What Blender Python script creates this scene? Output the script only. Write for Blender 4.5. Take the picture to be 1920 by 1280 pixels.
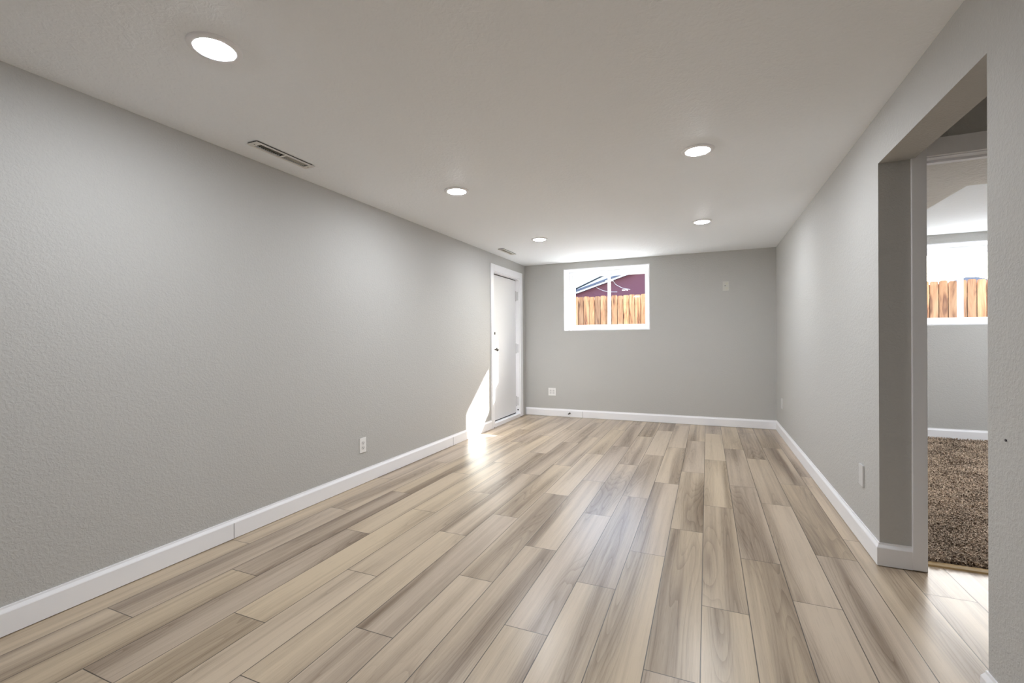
import bpy, bmesh, math, random
from mathutils import Matrix, Vector
random.seed(7)
S = bpy.context.scene
for o in list(bpy.data.objects):
    bpy.data.objects.remove(o)
COL = S.collection

# ------------------------------------------------------------------ camera
XL, XR, YB, H = -2.598, 0.806, 6.608, 2.302
F_PX, YAW, PITCH, ROLL, CAM_H = 856.63, 0.40348, -0.00516, -0.00823, 1.17
cy, sy, cp, sp, cr, sr = (math.cos(YAW), math.sin(YAW), math.cos(PITCH), math.sin(PITCH), math.cos(ROLL), math.sin(ROLL))
fwd = Vector((-sy * cp, cy * cp, sp)); rgt = Vector((cy, sy, 0)); up = rgt.cross(fwd)
r2 = cr * rgt + sr * up; u2 = -sr * rgt + cr * up
cd = bpy.data.cameras.new('camera'); cam = bpy.data.objects.new('camera', cd); COL.objects.link(cam)
cd.sensor_width = 36; cd.lens = F_PX / 1920 * 36; cd.clip_start = .02; cd.clip_end = 500
cam.matrix_world = Matrix(((r2.x, u2.x, -fwd.x, 0), (r2.y, u2.y, -fwd.y, 0), (r2.z, u2.z, -fwd.z, CAM_H), (0, 0, 0, 1)))
S.camera = cam

# ------------------------------------------------------------------ sky, sun, exposure
W = bpy.data.worlds.new('world'); S.world = W; W.use_nodes = True
nt = W.node_tree; bg = nt.nodes['Background']
sky = nt.nodes.new('ShaderNodeTexSky'); sky.sky_type = 'NISHITA'; sky.sun_disc = False
SUN_DIR = Vector((.8, 1.0, .82))          # towards the sun
sky.sun_elevation = math.atan2(SUN_DIR.z, math.hypot(SUN_DIR.x, SUN_DIR.y))
sky.sun_rotation = math.atan2(SUN_DIR.x, SUN_DIR.y)
sky.dust_density = 2.0; sky.air_density = 1.0
nt.links.new(sky.outputs[0], bg.inputs[0]); bg.inputs[1].default_value = 1.05
sd = bpy.data.lights.new('sun', 'SUN'); sd.energy = 36; sd.angle = math.radians(.9); sd.color = (1, .98, .95)
sun = bpy.data.objects.new('sun', sd); COL.objects.link(sun)
sun.rotation_euler = (-SUN_DIR).to_track_quat('-Z', 'Y').to_euler(); sun.location = (8, 16, 9)
S.view_settings.view_transform = 'Standard'; S.view_settings.look = 'None'
S.view_settings.gamma = 1; S.view_settings.use_curve_mapping = False
S.view_settings.exposure = 0.38
LAMP = 252.0                                # radiance of a recessed ceiling lamp
S.cycles.max_bounces = 16; S.cycles.diffuse_bounces = 10; S.cycles.glossy_bounces = 4
S.cycles.transparent_max_bounces = 12; S.cycles.sample_clamp_indirect = 12
S.cycles.caustics_reflective = False; S.cycles.caustics_refractive = False
def portal(x0, x1, z0, z1, y):              # sampling guide in a window opening: gives no light of its own
    d = bpy.data.lights.new('window_portal', 'AREA'); d.shape = 'RECTANGLE'; d.size = x1 - x0; d.size_y = z1 - z0
    d.cycles.is_portal = True
    o = bpy.data.objects.new('window_portal', d); COL.objects.link(o)
    o.location = ((x0 + x1) / 2, y, (z0 + z1) / 2); o.rotation_euler = (-math.pi / 2, 0, 0)
portal(-1.97, -.73, 1.286, 2.2, YB + .34); portal(2.07, 3.33, 1.286, 2.2, YB + .34)

# ------------------------------------------------------------------ materials
def srgb(r, g, b):
    f = lambda c: c / 12.92 if c <= .04045 else ((c + .055) / 1.055) ** 2.4
    return (f(r / 255), f(g / 255), f(b / 255), 1)
class NT:
    def __init__(s, name):
        s.m = bpy.data.materials.new(name); s.m.use_nodes = True; s.t = s.m.node_tree
        s.b = s.t.nodes['Principled BSDF']; s.out = s.t.nodes['Material Output']
    def n(s, t, **k):
        q = s.t.nodes.new(t)
        for a, v in k.items():
            if a.startswith('i_'): q.inputs[a[2:].replace('_', ' ')].default_value = v
            elif a.startswith('n'): q.inputs[int(a[1:])].default_value = v
            else: setattr(q, a, v)
        return q
    def l(s, a, b): s.t.links.new(a, b)
    def math(s, op, a, b=None, c=None):
        q = s.t.nodes.new('ShaderNodeMath'); q.operation = op
        for i, v in enumerate((a, b, c)):
            if v is None: continue
            if isinstance(v, (int, float)): q.inputs[i].default_value = v
            else: s.l(v, q.inputs[i])
        return q.outputs[0]
    def ramp(s, f, stops):
        q = s.t.nodes.new('ShaderNodeValToRGB'); e = q.color_ramp.elements
        while len(e) < len(stops): e.new(.5)
        for x, (p, col) in zip(e, stops): x.position = p; x.color = col
        s.l(f, q.inputs[0]); return q.outputs[0]
    def mix(s, f, a, b, mode='MIX'):
        q = s.t.nodes.new('ShaderNodeMix'); q.data_type = 'RGBA'; q.blend_type = mode
        for v, i in ((f, 0), (a, 6), (b, 7)):
            if isinstance(v, (int, float, tuple)): q.inputs[i].default_value = v
            else: s.l(v, q.inputs[i])
        return q.outputs[2]
def plain(name, col, rough=.5, metal=0, spec=.5, bump=0, bscale=60):
    m = NT(name); m.b.inputs['Base Color'].default_value = col; m.b.inputs['Roughness'].default_value = rough
    m.b.inputs['Metallic'].default_value = metal; m.b.inputs['Specular IOR Level'].default_value = spec
    tc = m.n('ShaderNodeTexCoord'); nz = m.n('ShaderNodeTexNoise', i_Scale=bscale, i_Detail=3.0)
    m.l(tc.outputs['Object'], nz.inputs['Vector'])
    # faint tint variation so the finish is not dead flat
    c = m.mix(m.math('MULTIPLY', nz.outputs[0], .06), col, tuple(x * .9 for x in col[:3]) + (1,))
    m.l(c, m.b.inputs['Base Color'])
    if bump:
        b = m.n('ShaderNodeBump', i_Strength=bump, i_Distance=.002); m.l(nz.outputs[0], b.inputs['Height']); m.l(b.outputs[0], m.b.inputs['Normal'])
    return m.m
def drywall(name, col, scale, strength, dist, rough=.62, trowel=0.0):
    m = NT(name); b = m.b; b.inputs['Roughness'].default_value = rough; b.inputs['Specular IOR Level'].default_value = .3
    tc = m.n('ShaderNodeTexCoord')
    n1 = m.n('ShaderNodeTexNoise', i_Scale=scale, i_Detail=2.0, i_Roughness=.5, i_Distortion=.6)
    n2 = m.n('ShaderNodeTexNoise', i_Scale=scale * .33, i_Detail=3.0, i_Distortion=1.2)
    n3 = m.n('ShaderNodeTexNoise', i_Scale=1.1, i_Detail=2.0)
    for n in (n1, n2, n3): m.l(tc.outputs['Object'], n.inputs['Vector'])
    a = m.ramp(n1.outputs[0], [(.42, (0, 0, 0, 1)), (.62, (1, 1, 1, 1))])
    bb = m.ramp(n2.outputs[0], [(.48, (0, 0, 0, 1)), (.6, (1, 1, 1, 1))])
    h = m.math('ADD', m.math('MULTIPLY', a, 1 - trowel), m.math('MULTIPLY', bb, .4 + trowel))
    bp = m.n('ShaderNodeBump', i_Strength=strength, i_Distance=dist); m.l(h, bp.inputs['Height']); m.l(bp.outputs[0], b.inputs['Normal'])
    m.l(m.mix(m.math('MULTIPLY', n3.outputs[0], .08), col, tuple(x * .93 for x in col[:3]) + (1,)), b.inputs['Base Color'])
    return m.m
M = {}
M['wall'] = drywall('wall_paint', srgb(190, 189, 186), 85, .36, .0022)
M['ceiling'] = drywall('ceiling_paint', srgb(245, 248, 252), 60, .38, .0025, trowel=.5)
M['soffit'] = drywall('soffit_paint', srgb(228, 225, 220), 45, .8, .004, trowel=.5)
M['trim'] = plain('white_trim_paint', srgb(243, 243, 246), .38)
M['door'] = plain('white_door_paint', srgb(232, 232, 233), .42)
M['vinyl'] = plain('white_vinyl', srgb(228, 230, 231), .35)
M['plate'] = plain('white_plastic', srgb(238, 237, 236), .35)
M['plate_in'] = plain('pale_grey_plastic', srgb(222, 221, 220), .4)
M['ivory'] = plain('ivory_plastic', srgb(206, 204, 190), .45)
M['painted_plate'] = plain('overpainted_plastic', srgb(204, 203, 196), .5)
M['hinge'] = plain('painted_hinge_steel', srgb(214, 214, 216), .35)
M['dark'] = plain('dark_slot', (.008, .008, .008, 1), .7)
M['duct'] = plain('dark_duct_and_gap_shade', (.012, .012, .012, 1), .6)  # black for the duct, and for the shade around the vent frame
M['nickel'] = plain('satin_nickel', srgb(120, 117, 112), .28, 1)
M['vent'] = plain('white_enamelled_steel', srgb(226, 224, 220), .4)
M['louver'] = plain('grey_white_steel', srgb(186, 182, 172), .45)
M['seam'] = plain('grey_joint', srgb(150, 150, 152), .7)  # grey line at the baseboard joints
M['oak'] = plain('oak_strip', srgb(190, 160, 112), .45, bump=.1)
M['ground'] = plain('pale_concrete_ground', srgb(190, 186, 178), .8, bump=.3)
M['house'] = plain('maroon_siding', srgb(98, 50, 64), .7)
M['fascia'] = plain('white_fascia', srgb(236, 236, 240), .6)
M['shingle'] = plain('grey_shingle', srgb(84, 88, 102), .9, bump=.5)
M['cable'] = plain('dark_cable', srgb(60, 60, 66), .6)
M['whitecable'] = plain('white_cable', srgb(230, 230, 230), .6)
def lamp_mat():
    m = NT('lit_diffuser'); e = m.n('ShaderNodeEmission'); e.inputs[0].default_value = (.94, .985, 1.045, 1); e.inputs[1].default_value = LAMP
    m.l(e.outputs[0], m.out.inputs[0]); return m.m
M['lamp'] = lamp_mat()
def glass_mat():
    m = NT('window_glass'); tr = m.n('ShaderNodeBsdfTransparent'); gl = m.n('ShaderNodeBsdfGlossy'); gl.inputs['Roughness'].default_value = .02
    tr.inputs[0].default_value = (.95, .97, .97, 1)
    fr = m.n('ShaderNodeLayerWeight'); mx = m.n('ShaderNodeMixShader')
    m.l(m.math('MULTIPLY_ADD', m.math('POWER', fr.outputs[1], 5.0), .9, .04), mx.inputs[0]); m.l(tr.outputs[0], mx.inputs[1]); m.l(gl.outputs[0], mx.inputs[2]); m.l(mx.outputs[0], m.out.inputs[0])
    return m.m
M['glass'] = glass_mat()
PW, PL = .1855, 1.30                         # plank width and length
def floor_mat():
    m = NT('laminate_planks'); b = m.b
    uv = m.n('ShaderNodeUVMap'); uv.uv_map = 'plank'; sx = m.n('ShaderNodeSeparateXYZ'); m.l(uv.outputs[0], sx.inputs[0])
    u, v = sx.outputs[0], sx.outputs[1]
    at = m.n('ShaderNodeAttribute'); at.attribute_name = 'plank_random'; sc = m.n('ShaderNodeSeparateColor'); m.l(at.outputs[0], sc.inputs[0])
    r1, r2_, r3 = sc.outputs[0], sc.outputs[1], sc.outputs[2]
    def vec(su, sv, ku=17., kv=23., kz=31.):
        c = m.n('ShaderNodeCombineXYZ')
        m.l(m.math('MULTIPLY_ADD', r1, ku, m.math('MULTIPLY', u, su)), c.inputs[0])
        m.l(m.math('MULTIPLY_ADD', r2_, kv, m.math('MULTIPLY', v, sv)), c.inputs[1])
        m.l(m.math('MULTIPLY', r3, kz), c.inputs[2]); return c.outputs[0]
    def noise(vv, det=2., ro=.5, dist=0.):
        n = m.n('ShaderNodeTexNoise', i_Scale=1.0, i_Detail=det, i_Roughness=ro, i_Distortion=dist); m.l(vv, n.inputs['Vector']); return n.outputs[0]
    wob = m.math('MULTIPLY', m.math('SUBTRACT', noise(vec(55., 7., 3., 5., 11.), 2.), .5), .009)
    field = m.math('ADD', noise(vec(8.5, .62), .6, .3, .05), wob)     # heartwood figure: its contour lines are the growth rings
    band = m.ramp(field, [(.38, (0, 0, 0, 1)), (.50, (.28, .28, .28, 1)), (.66, (1, 1, 1, 1))])
    saw = m.math('FRACT', m.math('MULTIPLY', field, 24.))
    rings = m.math('POWER', saw, 3.0)
    ringmask = m.ramp(field, [(.47, (0, 0, 0, 1)), (.56, (1, 1, 1, 1))])
    edge_streak = noise(vec(26., .55, 9., 61., 3.), 1., .5)
    streak = noise(vec(60., 1.6, 19., 31., 3.), 3., .6)
    fibre = noise(vec(230., 5.), 3., .65)
    pores = m.ramp(noise(vec(330., 9., 2., 4., 8.), 2., .6), [(.56, (0, 0, 0, 1)), (.68, (1, 1, 1, 1))])
    light = m.mix(r3, srgb(198, 179, 152), srgb(193, 176, 157))
    dark = m.mix(r1, srgb(108, 88, 66), srgb(106, 87, 72))
    tone = m.math('ADD', m.math('MULTIPLY', band, .44), m.math('MULTIPLY', m.math('SUBTRACT', streak, .36), .42))
    tone = m.math('ADD', tone, m.math('MULTIPLY', m.ramp(edge_streak, [(.46, (0, 0, 0, 1)), (.68, (1, 1, 1, 1))]), .24))
    tone = m.math('ADD', tone, m.math('MULTIPLY', m.math('SUBTRACT', r2_, .5), .22))
    tone = m.math('ADD', tone, m.math('MULTIPLY', m.math('SUBTRACT', fibre, .5), .28))
    tone = m.math('ADD', tone, m.math('MULTIPLY', pores, .14))
    tone = m.math('ADD', tone, m.math('MULTIPLY', m.math('MULTIPLY', rings, ringmask), .23))
    cl = m.n('ShaderNodeClamp'); m.l(tone, cl.inputs[0])
    col = m.mix(cl.outputs[0], light, dark)
    # seams: bevelled plank edges
    eu = m.math('MINIMUM', u, m.math('SUBTRACT', PW, u)); ev = m.math('MINIMUM', v, m.math('SUBTRACT', PL, v))
    ed = m.math('MINIMUM', eu, ev)
    seam = m.ramp(m.math('MULTIPLY', ed, 100.), [(.12, (1, 1, 1, 1)), (.22, (0, 0, 0, 1))])
    col = m.mix(m.math('MULTIPLY', seam, .92), col, srgb(50, 42, 35))
    m.l(col, b.inputs['Base Color'])
    rr = m.math('MULTIPLY_ADD', fibre, .10, .26); m.l(rr, b.inputs['Roughness']); b.inputs['Specular IOR Level'].default_value = .62
    hgt = m.math('SUBTRACT', m.math('MULTIPLY', fibre, .08), seam)
    bp = m.n('ShaderNodeBump', i_Strength=.25, i_Distance=.001); m.l(hgt, bp.inputs['Height']); m.l(bp.outputs[0], b.inputs['Normal'])
    return m.m
M['floor'] = floor_mat()
def carpet_mat(name, k):
    m = NT(name); m.b.inputs['Roughness'].default_value = .95; m.b.inputs['Specular IOR Level'].default_value = .1
    tc = m.n('ShaderNodeTexCoord'); n = m.n('ShaderNodeTexNoise', i_Scale=105., i_Detail=2.); m.l(tc.outputs['Object'], n.inputs['Vector'])
    n2 = m.n('ShaderNodeTexNoise', i_Scale=5., i_Detail=2.); m.l(tc.outputs['Object'], n2.inputs['Vector'])
    f = m.math('ADD', m.math('MULTIPLY', n.outputs[0], .8), m.math('MULTIPLY', n2.outputs[0], .2))
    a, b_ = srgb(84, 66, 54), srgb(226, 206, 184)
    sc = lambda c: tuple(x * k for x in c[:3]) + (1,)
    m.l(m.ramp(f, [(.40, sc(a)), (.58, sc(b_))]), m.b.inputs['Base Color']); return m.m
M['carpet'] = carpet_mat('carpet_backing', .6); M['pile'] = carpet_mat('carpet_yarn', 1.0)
def picket_mat():
    m = NT('cedar_board'); m.b.inputs['Roughness'].default_value = .8
    tc = m.n('ShaderNodeTexCoord'); oi = m.n('ShaderNodeObjectInfo'); mp = m.n('ShaderNodeMapping'); mp.inputs['Scale'].default_value = (9, 9, 1.3)
    ad = m.n('ShaderNodeVectorMath', operation='ADD'); m.l(tc.outputs['Object'], ad.inputs[0])
    cx = m.n('ShaderNodeCombineXYZ'); m.l(m.math('MULTIPLY', oi.outputs['Random'], 40.), cx.inputs[0]); m.l(cx.outputs[0], ad.inputs[1]); m.l(ad.outputs[0], mp.inputs[0])
    n = m.n('ShaderNodeTexNoise', i_Scale=1., i_Detail=4., i_Distortion=1.2); m.l(mp.outputs[0], n.inputs['Vector'])
    base = m.ramp(n.outputs[0], [(.3, srgb(112, 70, 46)), (.44, srgb(176, 126, 86)), (.62, srgb(200, 156, 114))])
    tint = m.mix(oi.outputs['Random'], (1.2, 1.08, .98, 1), (.55, .52, .53, 1))
    m.l(m.mix(1.0, base, tint, 'MULTIPLY'), m.b.inputs['Base Color']); return m.m
M['picket'] = picket_mat(); M['gap_dark'] = plain('gap_shade_brown', srgb(96, 66, 48), .9)  # dark brown stands in for shade between the pickets

# ------------------------------------------------------------------ mesh helpers
def link(name, bm, mat, parent=None, smooth=False):
    bmesh.ops.recalc_face_normals(bm, faces=bm.faces)
    me = bpy.data.meshes.new(name); bm.to_mesh(me); bm.free()
    me.materials.append(mat)
    if smooth:
        for p in me.polygons: p.use_smooth = True
    o = bpy.data.objects.new(name, me); COL.objects.link(o)
    if parent: o.parent = parent
    return o
def box(bm, x0, x1, y0, y1, z0, z1, bev=0):
    vs = [bm.verts.new((x, y, z)) for x in (x0, x1) for y in (y0, y1) for z in (z0, z1)]
    fs = [bm.faces.new([vs[i] for i in f]) for f in ((0, 1, 3, 2), (4, 6, 7, 5), (0, 4, 5, 1), (2, 3, 7, 6), (0, 2, 6, 4), (1, 5, 7, 3))]
    if bev:
        es = list({e for f in fs for e in f.edges})
        bmesh.ops.bevel(bm, geom=es, offset=bev, segments=2, affect='EDGES', profile=.7)
def boxes(*bs, bev=0):
    bm = bmesh.new()
    for b in bs: box(bm, *b, bev=bev)
    return bm
def cyl(bm, c, axis, r, l, seg=20, r2=None):          # cylinder from c along axis
    ax = {'x': Vector((1, 0, 0)), 'y': Vector((0, 1, 0)), 'z': Vector((0, 0, 1))}[axis] if isinstance(axis, str) else axis
    a = ax.orthogonal().normalized(); b = ax.cross(a).normalized(); c = Vector(c); r2 = r if r2 is None else r2
    A, B = [], []
    for i in range(seg):
        t = 2 * math.pi * i / seg; d = a * math.cos(t) + b * math.sin(t)
        A.append(bm.verts.new(c + d * r)); B.append(bm.verts.new(c + ax * l + d * r2))
    for i in range(seg): bm.faces.new((A[i], A[(i + 1) % seg], B[(i + 1) % seg], B[i]))
    bm.faces.new(A[::-1]); bm.faces.new(B)
def lathe(bm, prof, seg=48):                           # (r, z) profile about z
    rings = [[bm.verts.new((r * math.cos(2 * math.pi * i / seg), r * math.sin(2 * math.pi * i / seg), z)) for i in range(seg)] for r, z in prof]
    for a, b in zip(rings, rings[1:]):
        for i in range(seg): bm.faces.new((a[i], a[(i + 1) % seg], b[(i + 1) % seg], b[i]))
    return rings
def tube(bm, pts, r, seg=8):
    pts = [Vector(p) for p in pts]; prev = None
    for i, p in enumerate(pts):
        t = (pts[min(i + 1, len(pts) - 1)] - pts[max(i - 1, 0)]).normalized()
        a = t.cross(Vector((0, 0, 1))); a = a.normalized() if a.length > 1e-4 else Vector((1, 0, 0)); b = t.cross(a)
        ring = [bm.verts.new(p + (a * math.cos(2 * math.pi * k / seg) + b * math.sin(2 * math.pi * k / seg)) * r) for k in range(seg)]
        if prev:
            for k in range(seg): bm.faces.new((prev[k], prev[(k + 1) % seg], ring[(k + 1) % seg], ring[k]))
        else: bm.faces.new(ring[::-1])
        prev = ring
    bm.faces.new(prev)
def sweep(bm, p0, p1, nrm, prof, m0=0, m1=0):          # moulding profile [(out, z)] from p0 to p1; m0/m1: mitre (+1 lengthens outwards)
    p0, p1, nrm = Vector(p0), Vector(p1), Vector(nrm); t = (p1 - p0).normalized()
    A = [bm.verts.new(p0 + nrm * o + Vector((0, 0, z)) - t * o * m0) for o, z in prof]
    B = [bm.verts.new(p1 + nrm * o + Vector((0, 0, z)) + t * o * m1) for o, z in prof]
    n = len(prof)
    for i in range(n): bm.faces.new((A[i], A[(i + 1) % n], B[(i + 1) % n], B[i]))
    bm.faces.new(A[::-1]); bm.faces.new(B)
def grid(axis, a0, a1, us, vs, hole):                  # slab cut into a grid of boxes, with openings left out
    bm = bmesh.new()
    for u0, u1 in zip(us, us[1:]):
        for v0, v1 in zip(vs, vs[1:]):
            if hole((u0 + u1) / 2, (v0 + v1) / 2): continue
            if axis == 'x': box(bm, a0, a1, u0, u1, v0, v1)
            elif axis == 'y': box(bm, u0, u1, a0, a1, v0, v1)
            else: box(bm, u0, u1, v0, v1, a0, a1)
    bmesh.ops.remove_doubles(bm, verts=bm.verts, dist=1e-5)
    # drop the inner walls between neighbouring boxes
    seen = {}
    for f in bm.faces: seen.setdefault(frozenset(f.verts), []).append(f)
    dead = [f for g in seen.values() if len(g) > 1 for f in g]
    bmesh.ops.delete(bm, geom=dead, context='FACES_ONLY')
    return bm
def empty(name, loc=(0, 0, 0), rot=(0, 0, 0)):
    o = bpy.data.objects.new(name, None); COL.objects.link(o); o.location = loc; o.rotation_euler = rot; o.empty_display_size = .05
    return o
def tag(o, label, cat, group=None, kind=None):
    o['label'] = label; o['category'] = cat
    if group: o['group'] = group
    if kind: o['kind'] = kind
    return o
def struct(o, label, cat):
    return tag(o, label, cat, None, 'structure')
def copy_tree(o, parent=None):
    c = o.copy(); COL.objects.link(c)
    if parent: c.parent = parent
    for ch in list(o.children): copy_tree(ch, c)
    return c

# ------------------------------------------------------------------ shell
T = .145                                               # right wall thickness
Y1, Y0 = 2.88, 1.895                                   # far and near edge of the opening in the right wall
YF = -1.55                                             # wall behind the camera
HX, HY = 2.15, .55                                     # hall beyond the opening
BX = 3.95                                              # far side of the carpeted room
WY = YB + .33                                          # outer face of the back wall
WZ0, WZ1 = 1.286, 2.205
W1 = (-1.972, -.73); W2 = (2.07, 3.33)
DY0, DY1, DZ = 5.455, 6.385, 2.075                     # exterior door opening in the left wall

# floor planks, laid as in the photograph (row -> y of one end joint)
joints = {-14: 1.824, -13: 1.144, -12: 1.586, -11: .894, -10: 1.334, -9: 1.81, -8: 1.09, -7: 1.457, -6: 1.979, -5: 2.405,
          -4: 1.702, -3: 2.138, -2: 1.26, -1: 1.658, 0: 2.153, 1: 2.694, 2: 2.344, 3: 2.883, 4: 3.161, 5: 2.633, 6: 2.2,
          7: 1.62, 8: 2.45, 9: 1.95, 10: 2.7, 11: 2.3}
bm = bmesh.new(); uvl = bm.loops.layers.uv.new('plank'); cl = bm.loops.layers.float_color.new('plank_random')
for i, jy in joints.items():
    x0, x1 = -.028 + PW * i, -.028 + PW * (i + 1)
    cx0, cx1 = max(x0, XL - .02), min(x1, HX + .02)
    ymin = YF if x0 < XR + .05 else HY - .05
    ymax = YB + .02 if x0 < XR + .05 else 2.965
    k = math.floor((ymin - jy) / PL)
    while jy + k * PL < ymax:
        ya, yb = jy + k * PL, jy + (k + 1) * PL; k += 1
        a, b = max(ya, ymin), min(yb, ymax)
        if b - a < 1e-4 or cx1 - cx0 < 1e-4: continue
        rnd = (random.random(), random.random(), random.random(), 1)
        flip = random.random() < .5
        vs = [bm.verts.new(p) for p in ((cx0, a, 0), (cx1, a, 0), (cx1, b, 0), (cx0, b, 0))]
        f = bm.faces.new(vs)
        for lp in f.loops:
            uu, vv = lp.vert.co.x - x0, lp.vert.co.y - ya
            lp[uvl].uv = (PW - uu, PL - vv) if flip else (uu, vv); lp[cl] = rnd
struct(link('floor', bm, M['floor']), 'grey beige wood plank laminate floor', 'floor')
struct(link('subfloor', boxes((XL - .2, BX + .2, YF - .2, WY, -.2, -.002)), M['ground']), 'slab under the floor', 'floor')

VENTS = ((-2.409, -2.325, 1.81, 2.226), (-2.409, -2.325, 5.205, 5.62))
def vent_hole(x, y): return any(a + .012 < x < b - .012 and c + .02 < y < d - .02 for a, b, c, d in VENTS)
xs = sorted({XL - .2, BX + .2, *[v for a in VENTS for v in (a[0] + .012, a[1] - .012)]})
ys = sorted({YF - .2, WY, *[v for a in VENTS for v in (a[2] + .02, a[3] - .02)]})
struct(link('ceiling', grid('z', H, H + .2, xs, ys, vent_hole), M['ceiling']), 'off white textured ceiling', 'ceiling')
bm = boxes((XR + T + .001, 1.484, 3.0, YB - .001, 2.095, H - .001), (1.484, BX, 3.0, 3.71, 2.095, H - .001))
struct(link('ceiling_soffit', bm, M['soffit']), 'dropped textured soffit above the carpeted room doorway', 'ceiling')

zs = [0, DZ, H]
struct(link('wall_left', grid('x', XL - .2, XL, [YF - .2, DY0, DY1, WY], zs, lambda y, z: DY0 < y < DY1 and z < DZ), M['wall']), 'light greige textured left wall', 'wall')
struct(link('wall_back', grid('y', YB, WY, [XL, *W1, *W2, BX + .2], [0, WZ0, WZ1, H], lambda x, z: WZ0 < z < WZ1 and (W1[0] < x < W1[1] or W2[0] < x < W2[1])), M['wall']), 'light grey back wall with a high window', 'wall')
struct(link('wall_right', grid('x', XR, XR + T, [YF, Y0, Y1, YB], [0, 2.048, H], lambda y, z: Y0 < y < Y1 and z < 2.048), M['wall']), 'light greige right wall with a square opening', 'wall')
struct(link('wall_front', boxes((XL - .2, XR + T, YF - .2, YF, 0, H)), M['wall']), 'greige wall behind the camera', 'wall')
D2 = (1.0, 1.79, 2.062)                                # doorway into the carpeted room: x0, x1, head
struct(link('wall_hall', grid('y', Y1, Y1 + .12, [XR + T, D2[0] - .018, D2[1] + .018, BX + .2], [0, D2[2], H], lambda x, z: D2[0] - .018 < x < D2[1] + .018 and z < D2[2]), M['wall']), 'greige hall wall around the carpeted room doorway', 'wall')
struct(link('wall_hall_side', boxes((HX, HX + .12, HY - .12, Y1, 0, H), (XR + T, HX, HY - .12, HY, 0, H)), M['wall']), 'greige hall walls out of sight beside the opening', 'wall')
struct(link('wall_bedroom', boxes((BX, BX + .2, Y1 + .12, YB, 0, H)), M['wall']), 'greige side wall of the carpeted room', 'wall')

# baseboards
BB = [(0, .003), (.014, .003), (.014, .092), (.0125, .096), (.006, .108), (.005, .116), (0, .116)]
SEAM = [(0, .004), (.0146, .004), (.0146, .093), (0, .093)]
def baseboard(name, runs, label, seams=()):
    bm = bmesh.new()
    for p0, p1, n, m0, m1 in runs: sweep(bm, p0, p1, n, BB, m0, m1)
    o = struct(link(name, bm, M['trim']), label, 'baseboard')
    for p0, p1, n in seams:
        bm = bmesh.new(); sweep(bm, p0, p1, n, SEAM); link('joint', bm, M['seam'], o)
    return o
baseboard('baseboard_left', [((XL, YF, 0), (XL, DY0 - .079, 0), (1, 0, 0), -1, 0)], 'white baseboard along the left wall up to the door',
          [((XL, 1.833, 0), (XL, 1.837, 0), (1, 0, 0)), ((XL, 4.378, 0), (XL, 4.382, 0), (1, 0, 0))])
baseboard('baseboard_back', [((XL, YB, 0), (XR, YB, 0), (0, -1, 0), -1, -1)], 'white baseboard under the window on the back wall',
          [((-1.694, YB, 0), (-1.69, YB, 0), (0, -1, 0))])
baseboard('baseboard_right', [((XR, YB, 0), (XR, Y1, 0), (-1, 0, 0), -1, 1), ((XR, Y1, 0), (.936, Y1, 0), (0, -1, 0), 1, 0)], 'white baseboard along the right wall, wrapping into the opening')
baseboard('baseboard_near', [((XR, Y0, 0), (XR, YF, 0), (-1, 0, 0), 1, -1), ((XR + T, Y0, 0), (XR, Y0, 0), (0, 1, 0), 1, 1)], 'white baseboard corner at the bottom right, near the camera')
baseboard('baseboard_bedroom', [((XR + T, YB, .012), (BX, YB, .012), (0, -1, 0), -1, -1)], 'white baseboard behind the brown carpet')
baseboard('baseboard_hall', [((D2[1] + .07, Y1, 0), (HX, Y1, 0), (0, -1, 0), 0, -1)], 'white baseboard in the hall')

# ------------------------------------------------------------------ exterior door in the left wall
d1 = struct(empty('door_1', (XL, (DY0 + DY1) / 2, 0)), 'white flat exterior door in the left wall near the back corner', 'door')
def part(name, bm, mat, root, smooth=False, label=None):     # world-space mesh put under an Empty
    o = link(name, bm, mat, root, smooth); o.matrix_parent_inverse = Matrix.Translation(-root.location) if root.type == 'EMPTY' and root.parent is None else Matrix()
    if label: o['label'] = label
    return o
cz = 2.165
bm = boxes((XL, XL + .016, DY0 - .078, DY0, 0, cz), (XL, XL + .016, DY1, DY1 + .085, 0.012, cz), (XL, XL + .016, DY0, DY1, DZ, cz), bev=.003)
part('casing', bm, M['trim'], d1)
bm = boxes((XL - .198, XL + .002, DY0, DY0 + .016, 0, DZ), (XL - .198, XL + .002, DY1 - .016, DY1, 0, DZ), (XL - .198, XL + .002, DY0 + .016, DY1 - .016, DZ - .014, DZ),
           (XL - .13, XL - .105, DY0 + .016, DY0 + .03, .05, DZ - .014), (XL - .13, XL - .105, DY1 - .03, DY1 - .016, .05, DZ - .014), (XL - .13, XL - .105, DY0 + .03, DY1 - .03, DZ - .03, DZ - .014))
part('jamb', bm, M['trim'], d1)
part('gap', boxes((XL - .075, XL - .062, DY0 + .017, DY1 - .017, 2.051, DZ - .0145)), M['dark'], d1, label='dark strip for the shade in the gap above the door')  # black strip put in for the shade above the slab
part('slab', boxes((XL - .104, XL - .06, DY0 + .019, DY1 - .019, .064, 2.05), bev=.0015), M['door'], d1)
part('gap', boxes((XL - .09, XL - .065, DY0 + .017, DY1 - .017, .0505, .063)), M['dark'], d1, label='dark strip for the shade in the gap under the door')  # black strip put in for the shade below the slab
part('threshold', boxes((XL - .19, XL + .004, DY0 + .001, DY1 - .001, .0, .05), bev=.003), M['trim'], d1)
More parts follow.
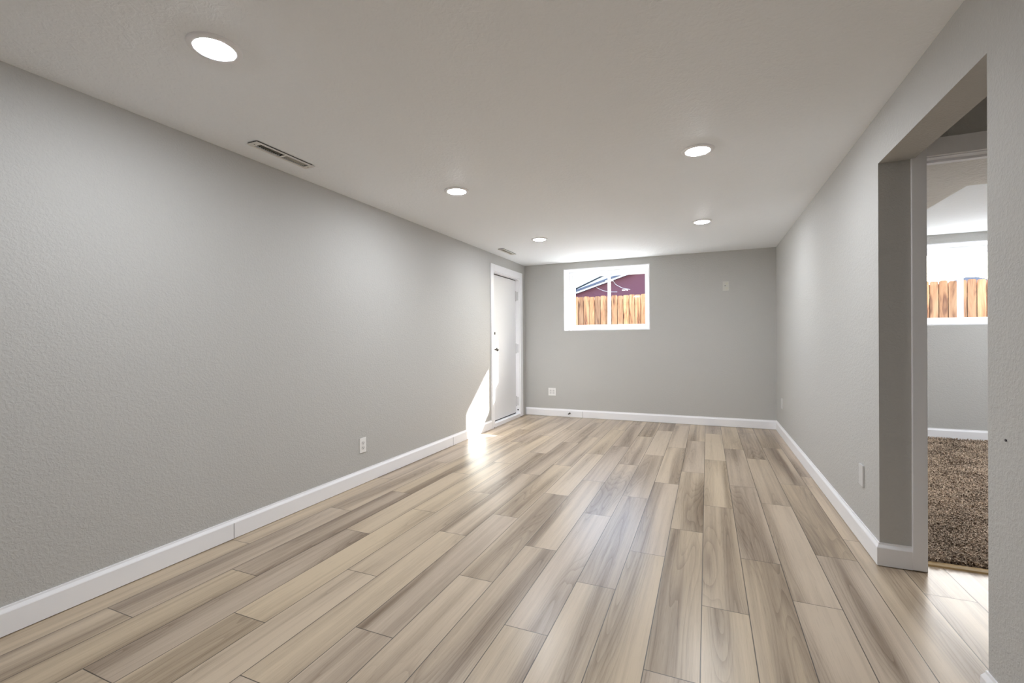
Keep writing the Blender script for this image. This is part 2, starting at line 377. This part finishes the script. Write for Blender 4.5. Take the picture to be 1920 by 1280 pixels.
for z in (1.815, 1.03, .235):
    bm = bmesh.new(); cyl(bm, (XL - .052, DY1 - .021, z - .065), 'z', .0085, .13)
    box(bm, XL - .058, XL - .014, DY1 - .0195, DY1 - .0155, z - .064, z + .064, bev=.001)
    h = part('hinge', bm, M['hinge'], d1)
    bm = bmesh.new(); cyl(bm, (XL - .052, DY1 - .021, z + .066), 'z', .005, .006)
    cyl(bm, (XL - .052, DY1 - .021, z - .072), 'z', .005, .006); part('pin', bm, M['nickel'], h)
ky = DY0 + .125
bm = bmesh.new(); cyl(bm, (XL - .06, ky, 1.25), 'x', .031, .009, 28, .027)
db = part('deadbolt', bm, M['nickel'], d1, label='satin nickel deadbolt rose')
part('thumb_turn', boxes((XL - .051, XL - .028, ky - .004, ky + .004, 1.234, 1.266), bev=.002), M['nickel'], db)
bm = bmesh.new(); cyl(bm, (XL - .06, ky, 1.03), 'x', .033, .008, 28, .029); cyl(bm, (XL - .052, ky, 1.03), 'x', .011, .034, 20)
kn = part('knob_rose', bm, M['nickel'], d1)
bm = bmesh.new(); rr = lathe(bm, [(.003, .0), (.014, .001), (.024, .008), (.028, .019), (.026, .03), (.018, .037), (.002, .039)], 28)
bm.faces.new(rr[0][::-1]); bm.faces.new(rr[-1])
bmesh.ops.transform(bm, matrix=Matrix.Translation((XL - .025, ky, 1.03)) @ Matrix.Rotation(math.pi / 2, 4, 'Y'), verts=bm.verts)
part('knob', bm, M['nickel'], kn, True)
bm = bmesh.new(); cyl(bm, (XL - .03, DY1 - .0165, .105), (Vector((0, -1, 0))), .011, .002, 16); part('screw_hole', bm, M['dark'], d1)
bm = bmesh.new(); box(bm, XL + .002, XL + .0165, DY0 - .03, DY0 - .012, .001, .011); part('chip', bm, M['dark'], d1, label='small dark chip at the foot of the casing')

# ------------------------------------------------------------------ windows
def window(name, x0, x1, label, inner):
    r = struct(empty(name, ((x0 + x1) / 2, YB, WZ0)), label, 'window')
    L = .012
    bm = boxes((x0, x0 + L, YB - .001, WY - .06, WZ0, WZ1), (x1 - L, x1, YB - .001, WY - .06, WZ0, WZ1),
               (x0 + L, x1 - L, YB - .001, WY - .06, WZ1 - L, WZ1), (x0 + L, x1 - L, YB - .002, WY - .06, WZ0, WZ0 + L))
    part('liner', bm, M['trim'], r)
    fx0, fx1, fz0, fz1 = x0 + L, x1 - L, WZ0 + L, WZ1 - L
    ya, yb = YB + .262, WY + .005
    w = .052
    bm = boxes((fx0, fx0 + w, ya, yb, fz0, fz1), (fx1 - w, fx1, ya, yb, fz0, fz1), (fx0 + w, fx1 - w, ya, yb, fz1 - w, fz1), (fx0 + w, fx1 - w, ya, yb, fz0, fz0 + w), bev=.003)
    part('frame', bm, M['vinyl'], r)
    xm = (x0 + x1) / 2
    def sash(a, b, y, s):
        bm = boxes((a, a + s, y, y + .024, fz0 + w, fz1 - w), (b - s, b, y, y + .024, fz0 + w, fz1 - w),
                   (a + s, b - s, y, y + .024, fz1 - w - .028, fz1 - w), (a + s, b - s, y, y + .024, fz0 + w, fz0 + w + .028), bev=.002)
        q = part('sash', bm, M['vinyl'], r)
        part('pane', boxes((a + s - .004, b - s + .004, y + .010, y + .014, fz0 + w + .024, fz1 - w - .024)), M['glass'], q)
        return q
    q1 = sash(fx0 + w, xm + .02, ya + .012, .04); q2 = sash(xm - .02, fx1 - w, ya + .042, .036)
    for z in (1.5, 1.93):
        part('latch', boxes((xm - .012, xm + .012, ya + .004, ya + .012, z - .03, z + .03), bev=.002), M['vinyl'], q1)
    return r
window('window_1', *W1, 'white sliding basement window in the back wall, red house and fence outside', True)
window('window_2', *W2, 'white sliding window of the carpeted room seen through the doorway', False)

# ------------------------------------------------------------------ inner doorway to the carpeted room
d2 = struct(empty('door_2', ((D2[0] + D2[1]) / 2, Y1, 0)), 'cased doorway from the opening into the carpeted room', 'doorway')
c0, c1, c2 = D2[0], D2[1], D2[2] - .018
part('casing', boxes((c0 - .064, c0 - .004, Y1 - .015, Y1, .004, c2 + .09), (c1 + .004, c1 + .064, Y1 - .015, Y1, .004, c2 + .09), (c0 - .004, c1 + .004, Y1 - .015, Y1, c2 + .004, c2 + .09), bev=.004), M['trim'], d2)
part('jamb', boxes((c0 - .018, c0, Y1 + .0005, Y1 + .12, 0, c2), (c1, c1 + .018, Y1 + .0005, Y1 + .12, 0, c2), (c0 - .018, c1 + .018, Y1 + .0005, Y1 + .12, c2, c2 + .018),
                   (c0, c0 + .011, Y1 + .05, Y1 + .085, .02, c2), (c1 - .011, c1, Y1 + .05, Y1 + .085, .02, c2), (c0 + .011, c1 - .011, Y1 + .05, Y1 + .085, c2 - .011, c2)), M['trim'], d2)
bm = bmesh.new(); sweep(bm, (c0, 2.99, 0), (c1, 2.99, 0), (0, -1, 0), [(0, 0), (.034, 0), (.03, .008), (.02, .013), (0, .014)])
part('threshold', bm, M['oak'], d2, label='pale oak transition strip')

# ------------------------------------------------------------------ carpet
cx0, cx1, cy0, cy1 = XR + T, BX, 2.992, YB - .012
cp_o = tag(link('carpet', boxes((cx0, cx1, cy0, cy1, 0, .012)), M['carpet']), 'mottled brown shag carpet covering the room beyond the doorway', 'carpet')
verts, faces = [], []
rng = random.Random(3)
def tufts(n, xa, xb, ya, yb, h, w):
    for _ in range(n):
        x, y = rng.uniform(xa, xb), rng.uniform(ya, yb); a = rng.uniform(0, math.tau); l = rng.uniform(.2, 1.) * h * 1.1
        dx, dy = math.cos(a) * w, math.sin(a) * w; t = rng.uniform(0, math.tau); zz = .012 + h * rng.uniform(.5, 1.)
        ex, ey = math.cos(t) * l, math.sin(t) * l; k = len(verts)
        verts.extend(((x - dx, y - dy, .011), (x + dx, y + dy, .011), (x + ex * .6 + dx * .9, y + ey * .6 + dy * .9, zz), (x + ex * .6 - dx * .9, y + ey * .6 - dy * .9, zz),
                      (x + ex * 1.3, y + ey * 1.3, zz - .002)))
        faces.append((k, k + 1, k + 2, k + 3)); faces.append((k + 3, k + 2, k + 4))
tufts(26000, 1.0, 1.9, cy0 + .008, 3.9, .026, .0034)
tufts(26000, 1.2, 2.6, 3.9, 5.2, .026, .0042)
tufts(16000, 1.6, 3.3, 5.2, cy1 - .01, .026, .0052)
me = bpy.data.meshes.new('pile'); me.from_pydata(verts, [], faces); me.materials.append(M['pile'])
po = bpy.data.objects.new('pile', me); COL.objects.link(po); po.parent = cp_o; po['kind'] = 'stuff'

# ------------------------------------------------------------------ recessed lamps
def make_lamp():
    r = empty('recessed_light')
    bm = bmesh.new(); lathe(bm, [(.0935, .002), (.0938, -.003), (.0925, -.0055), (.088, -.0075), (.080, -.0095), (.073, -.0102), (.069, -.0098), (.067, -.007)])
    link('trim_ring', bm, M['trim'], r, True)
    bm = bmesh.new(); rr = lathe(bm, [(.0672, -.0085), (.06, -.0115), (.045, -.0135), (.025, -.0148), (.002, -.015)])
    bm.faces.new(rr[-1]); link('diffuser', bm, M['lamp'], r, True)
    return r
lamp0 = make_lamp()
LP = [(-1.737, 1.178, 'round recessed ceiling light at the upper left, nearest the camera'),
      (-1.745, 3.04, 'round recessed ceiling light left of centre, in the middle of its row'),
      (-1.74, 4.895, 'round recessed ceiling light nearest the door'),
      (-.046, 2.985, 'round recessed ceiling light on the right, the larger of that pair'),
      (-.04, 4.828, 'small round recessed ceiling light on the right, nearest the back wall'),
      (-.046, -.69, 'added recessed ceiling light, unseen behind the camera'),  # added lamp, brightens the near ceiling and the end of the right wall
      (2.5, 4.35, 'added fill light of the carpeted room, out of sight nearer the hall'),  # this and the next three are added to brighten the carpeted room
      (3.3, 5.7, 'added fill light of the carpeted room, out of sight by its window'),
      (2.6, 3.36, 'added fill light in the dropped soffit, out of sight beside the doorway'),
      (3.45, 4.35, 'added fill light of the carpeted room, out of sight by its far wall')]
for i, (x, y, lb) in enumerate(LP):
    o = lamp0 if i == 0 else copy_tree(lamp0)
    o.location = (x, y, 2.095 if x > 1 and y < 3.7 else H); tag(o, lb, 'ceiling light', 'recessed ceiling lights')

# ------------------------------------------------------------------ ceiling vents
def make_vent():
    r = empty('ceiling_vent'); w, l = .042, .208
    a, b = .026, .172
    bm = boxes((-w, -a, -l, l, -.010, -.0065), (a, w, -l, l, -.010, -.0065), (-a, a, -l, -b, -.010, -.0065), (-a, a, b, l, -.010, -.0065), (-a, a, -.006, .006, -.010, -.0065), bev=.001)
    link('frame', bm, M['vent'], r)
    link('gap', boxes((w - .006, w - .003, -l + .003, l - .02, -.0065, -.0004), (-w + .008, w - .003, -l + .003, -l + .006, -.0065, -.0004)), M['duct'], r)  # black strips stand in for shade between frame and ceiling
    link('duct', boxes((-.029, .029, -.187, .187, .1, .11), (-.0295, -.0285, -.187, .187, .002, .1), (.0285, .0295, -.187, .187, .002, .1), (-.029, .029, -.187, -.186, .002, .1), (-.029, .029, .186, .187, .002, .1)), M['duct'], r)
    for s in (-1, 1):
        for k in range(12):
            y = s * (.0135 + k * .0136)
            bm = bmesh.new(); box(bm, -a, a, -.0008, .0008, -.008, .008)
            bmesh.ops.transform(bm, matrix=Matrix.Translation((0, y, .001)) @ Matrix.Rotation(math.radians(48 * s), 4, 'X'), verts=bm.verts)
            link('louver', bm, M['louver'], r)
    for y in (-.19, .19):
        bm = bmesh.new(); cyl(bm, (0, y, -.0115), 'z', .0035, .002, 12); link('screw', bm, M['nickel'], r)
    return r
v0 = make_vent()
for i, (a, b, c_, d) in enumerate(VENTS):
    o = v0 if i == 0 else copy_tree(v0)
    o.location = ((a + b) / 2, (c_ + d) / 2, H)
    tag(o, ('long white ceiling vent above the left wall, nearest the camera', 'small white ceiling vent above the exterior door')[i], 'vent', 'ceiling vents')

# ------------------------------------------------------------------ outlets and plates (built facing -Y, then turned onto their wall)
def plate(name, w, h, mat, d=.006):
    r = empty(name)
    link('cover_plate', boxes((-w / 2, w / 2, -d, 0, -h / 2, h / 2), bev=.002), mat, r); return r
def receptacle(r, x, z, mat, slots=True):
    bm = bmesh.new(); cyl(bm, (x, -.0085, z), 'y', .0168, .004, 28)
    for v in bm.verts: v.co.z = z + max(-.0142, min(.0142, v.co.z - z))
    q = link('receptacle', bm, mat, r)
    if slots:
        link('slots', boxes((x - .0075, x - .0050, -.0089, -.008, z - .003, z + .006), (x + .0050, x + .0075, -.0089, -.008, z - .002, z + .006), (x - .0025, x + .0025, -.0089, -.008, z - .011, z - .0062)), M['dark'], q)
def screw(r, x, z):
    bm = bmesh.new(); cyl(bm, (x, -.0072, z), 'y', .0032, .0016, 12); link('screw', bm, M['plate_in'], r)
def duplex(name='wall_outlet', mat='plate', ins='plate_in'):
    r = plate(name, .073, .119, M[mat]); receptacle(r, 0, .0195, M[ins]); receptacle(r, 0, -.0195, M[ins]); screw(r, 0, 0); return r
def decora(r, x):
    q = link('receptacle', boxes((x - .0165, x + .0165, -.0075, -.005, -.0335, .0335), bev=.001), M['plate_in'], r)
    for z in (-.018, .018):
        link('slots', boxes((x - .0075, x - .005, -.0079, -.0074, z - .003, z + .006), (x + .005, x + .0075, -.0079, -.0074, z - .002, z + .006)), M['dark'], q)
    for z in (-.048, .048): screw(r, x, z)
o = duplex(); o.location = (XL, 2.952, .313); o.rotation_euler = (0, 0, math.pi / 2)
tag(o, 'white duplex outlet low on the left wall', 'outlet', 'wall outlets')
M['grey_plate'] = plain('wall_toned_plastic', srgb(206, 206, 205), .4)
o2 = plate('wall_outlet', .073, .119, M['grey_plate'], .009); receptacle(o2, 0, .0195, M['grey_plate'], False); receptacle(o2, 0, -.0195, M['grey_plate'], False); o2.location = (XR, 3.155, .384); o2.rotation_euler = (0, 0, -math.pi / 2)
tag(o2, 'white outlet low on the right wall just before the opening', 'outlet', 'wall outlets')
o3 = copy_tree(o2); o3.location = (XR, 6.143, .39); o3.rotation_euler = (0, 0, -math.pi / 2)
tag(o3, 'white outlet low on the right wall beside the back corner', 'outlet', 'wall outlets')
r = plate('wall_outlet', .116, .116, M['plate']); decora(r, -.023); decora(r, .023); r.location = (-2.165, YB, .368)
tag(r, 'square white two gang outlet low on the back wall under the window', 'outlet', 'wall outlets')
r = plate('wall_plate', .076, .124, M['painted_plate']); receptacle(r, .008, .03, M['ivory'], False); receptacle(r, .008, -.03, M['ivory'], False)
bm = bmesh.new(); cyl(bm, (-.010, -.0072, .004), 'y', .0055, .002, 14); link('screw_hole', bm, M['dark'], r)
r.location = (.231, YB, 1.843); tag(r, 'overpainted ivory plate high on the back wall right of the window', 'wall plate')
# door stop on the back baseboard
ds = empty('door_stop', (-1.887, YB - .014, .058))
bm = bmesh.new(); cyl(bm, (0, 0, 0), Vector((0, -1, 0)), .012, .006, 18); link('base', bm, M['nickel'], ds)
bm = bmesh.new(); pts = [(.006 * math.cos(t * .9), -.006 - t * .0009, .006 * math.sin(t * .9)) for t in range(66)]
tube(bm, pts, .0013, 5); link('spring', bm, M['nickel'], ds)
bm = bmesh.new(); cyl(bm, (0, -.064, 0), Vector((0, -1, 0)), .0085, .012, 16); link('tip', bm, M['dark'], ds)
tag(ds, 'small spring door stop on the back wall baseboard', 'door stop')
bm = bmesh.new(); cyl(bm, (XR - .0025, 1.80, .861), 'x', .0038, .004, 12, .003)
tag(link('nail_head', bm, M['cable']), 'small dark nail spot on the right wall near the picture edge', 'nail')

# ------------------------------------------------------------------ outdoors
struct(link('ground', boxes((-30, 40, WY + .01, 60, .2, .5)), M['ground']), 'pale ground outside the windows', 'ground')
FY = 12.2
fence = tag(empty('wood_fence', (0, FY, .5)), 'cedar board fence outside the windows', 'fence')
def picket(k):
    bm = bmesh.new(); w = .134; h = 1.8 + .012 * math.sin(k * 2.1)
    vs = [(-w / 2, .0, 0), (w / 2, 0, 0), (w / 2, 0, h - .02), (w / 2 - .022, 0, h), (-w / 2 + .022, 0, h), (-w / 2, 0, h - .02)]
    A = [bm.verts.new((x, -.009, z)) for x, y, z in vs]; B = [bm.verts.new((x, .009, z)) for x, y, z in vs]
    bm.faces.new(A); bm.faces.new(B[::-1])
    for i in range(6): bm.faces.new((A[i], A[(i + 1) % 6], B[(i + 1) % 6], B[i]))
    return link('picket', bm, M['picket'], fence)
protos = []
x = -5.4; k = 0
while x < 7.6:
    if k < 5: p = picket(k); protos.append(p)
    else: p = protos[k % 5].copy(); COL.objects.link(p); p.parent = fence
    p.location = (x, 0, 0); x += .150; k += 1
for z in (.35, 1.45): link('rail', boxes((-5.5, 7.7, .01, .048, z, z + .085)), M['picket'], fence)
link('gap_backing', boxes((-5.5, 7.7, .05, .066, .02, 1.74)), M['gap_dark'], fence)  # added panel, its dark colour gives the shaded lines between pickets
# house behind the fence
hs = tag(empty('neighbor_house', (0, 18, .5)), 'maroon gabled house behind the fence, left window pane', 'house')
def prism(pts, y0, y1):
    bm = bmesh.new(); A = [bm.verts.new((x, y0, z)) for x, z in pts]; B = [bm.verts.new((x, y1, z)) for x, z in pts]; n = len(pts)
    bm.faces.new(A); bm.faces.new(B[::-1])
    for i in range(n): bm.faces.new((A[i], A[(i + 1) % n], B[(i + 1) % n], B[i]))
    return bm
sl = .31; ridge = (-.6, 3.06 + sl * 4.21); e0 = (-6.2, 3.06 - sl * 1.39); e1 = (3.2, ridge[1] - .31 * 3.8)
part('wall', prism([(e0[0] + .3, .5), (e1[0] - .3, .5), (e1[0] - .3, e1[1] + .05), (ridge[0], ridge[1] - .04), (e0[0] + .3, e0[1] + .05)], 18.25, 23.4), M['house'], hs)
part('fascia', prism([e0, ridge, e1, (e1[0], e1[1] - .06), (ridge[0], ridge[1] - .06), (e0[0], e0[1] - .06)], 18.0, 18.03), M['fascia'], hs)
part('roof', prism([(e0[0], e0[1] + .09), (ridge[0], ridge[1] + .09), (e1[0], e1[1] + .09), (e1[0], e1[1] + .004), (ridge[0], ridge[1] + .004), e0], 17.96, 23.6), M['shingle'], hs)
fh = tag(empty('distant_house', (16.1, 40, .5)), 'far grey roof peeking over the fence in the right window', 'house')
part('wall', prism([(14.9, .5), (17.6, .5), (17.6, 4.6), (14.9, 4.6)], 40.3, 46), M['house'], fh)
part('roof', prism([(14.6, 4.6), (15.9, 5.06), (16.45, 5.06), (17.9, 4.6)], 40, 46.3), M['shingle'], fh)
for pts in ([(-4.15, 18.22, 3.36), (-4.05, 18.2, 3.2), (-3.8, 18.2, 3.07), (-3.5, 18.2, 3.01), (-3.25, 18.23, 3.0)], [(-3.42, 18.22, 3.46), (-3.3, 18.2, 3.29), (-3.05, 18.2, 3.14), (-2.75, 18.23, 3.07)]):
    bm = bmesh.new(); tube(bm, pts, .007); part('wire', bm, M['whitecable'], hs, label='thin white curved wire on the gable')
ph = tag(empty('pale_house', (-1.5, 24, .5)), 'white gabled house with a thin dark roof edge behind the maroon house', 'house')
RX, RZ = -1.4, 3.882 + .424 * 4.986
part('wall', prism([(-9.3, .5), (6.2, .5), (6.2, RZ - .424 * 7.6 - .03), (RX, RZ - .03), (-9.3, RZ - .424 * 7.9 - .03)], 24.05, 33), M['fascia'], ph)
part('roof', prism([(-9.6, RZ - .424 * 8.2), (RX, RZ), (6.5, RZ - .424 * 7.9), (6.5, RZ - .424 * 7.9 + .05), (RX, RZ + .05), (-9.6, RZ - .424 * 8.2 + .05)], 23.95, 33.2), M['cable'], ph)
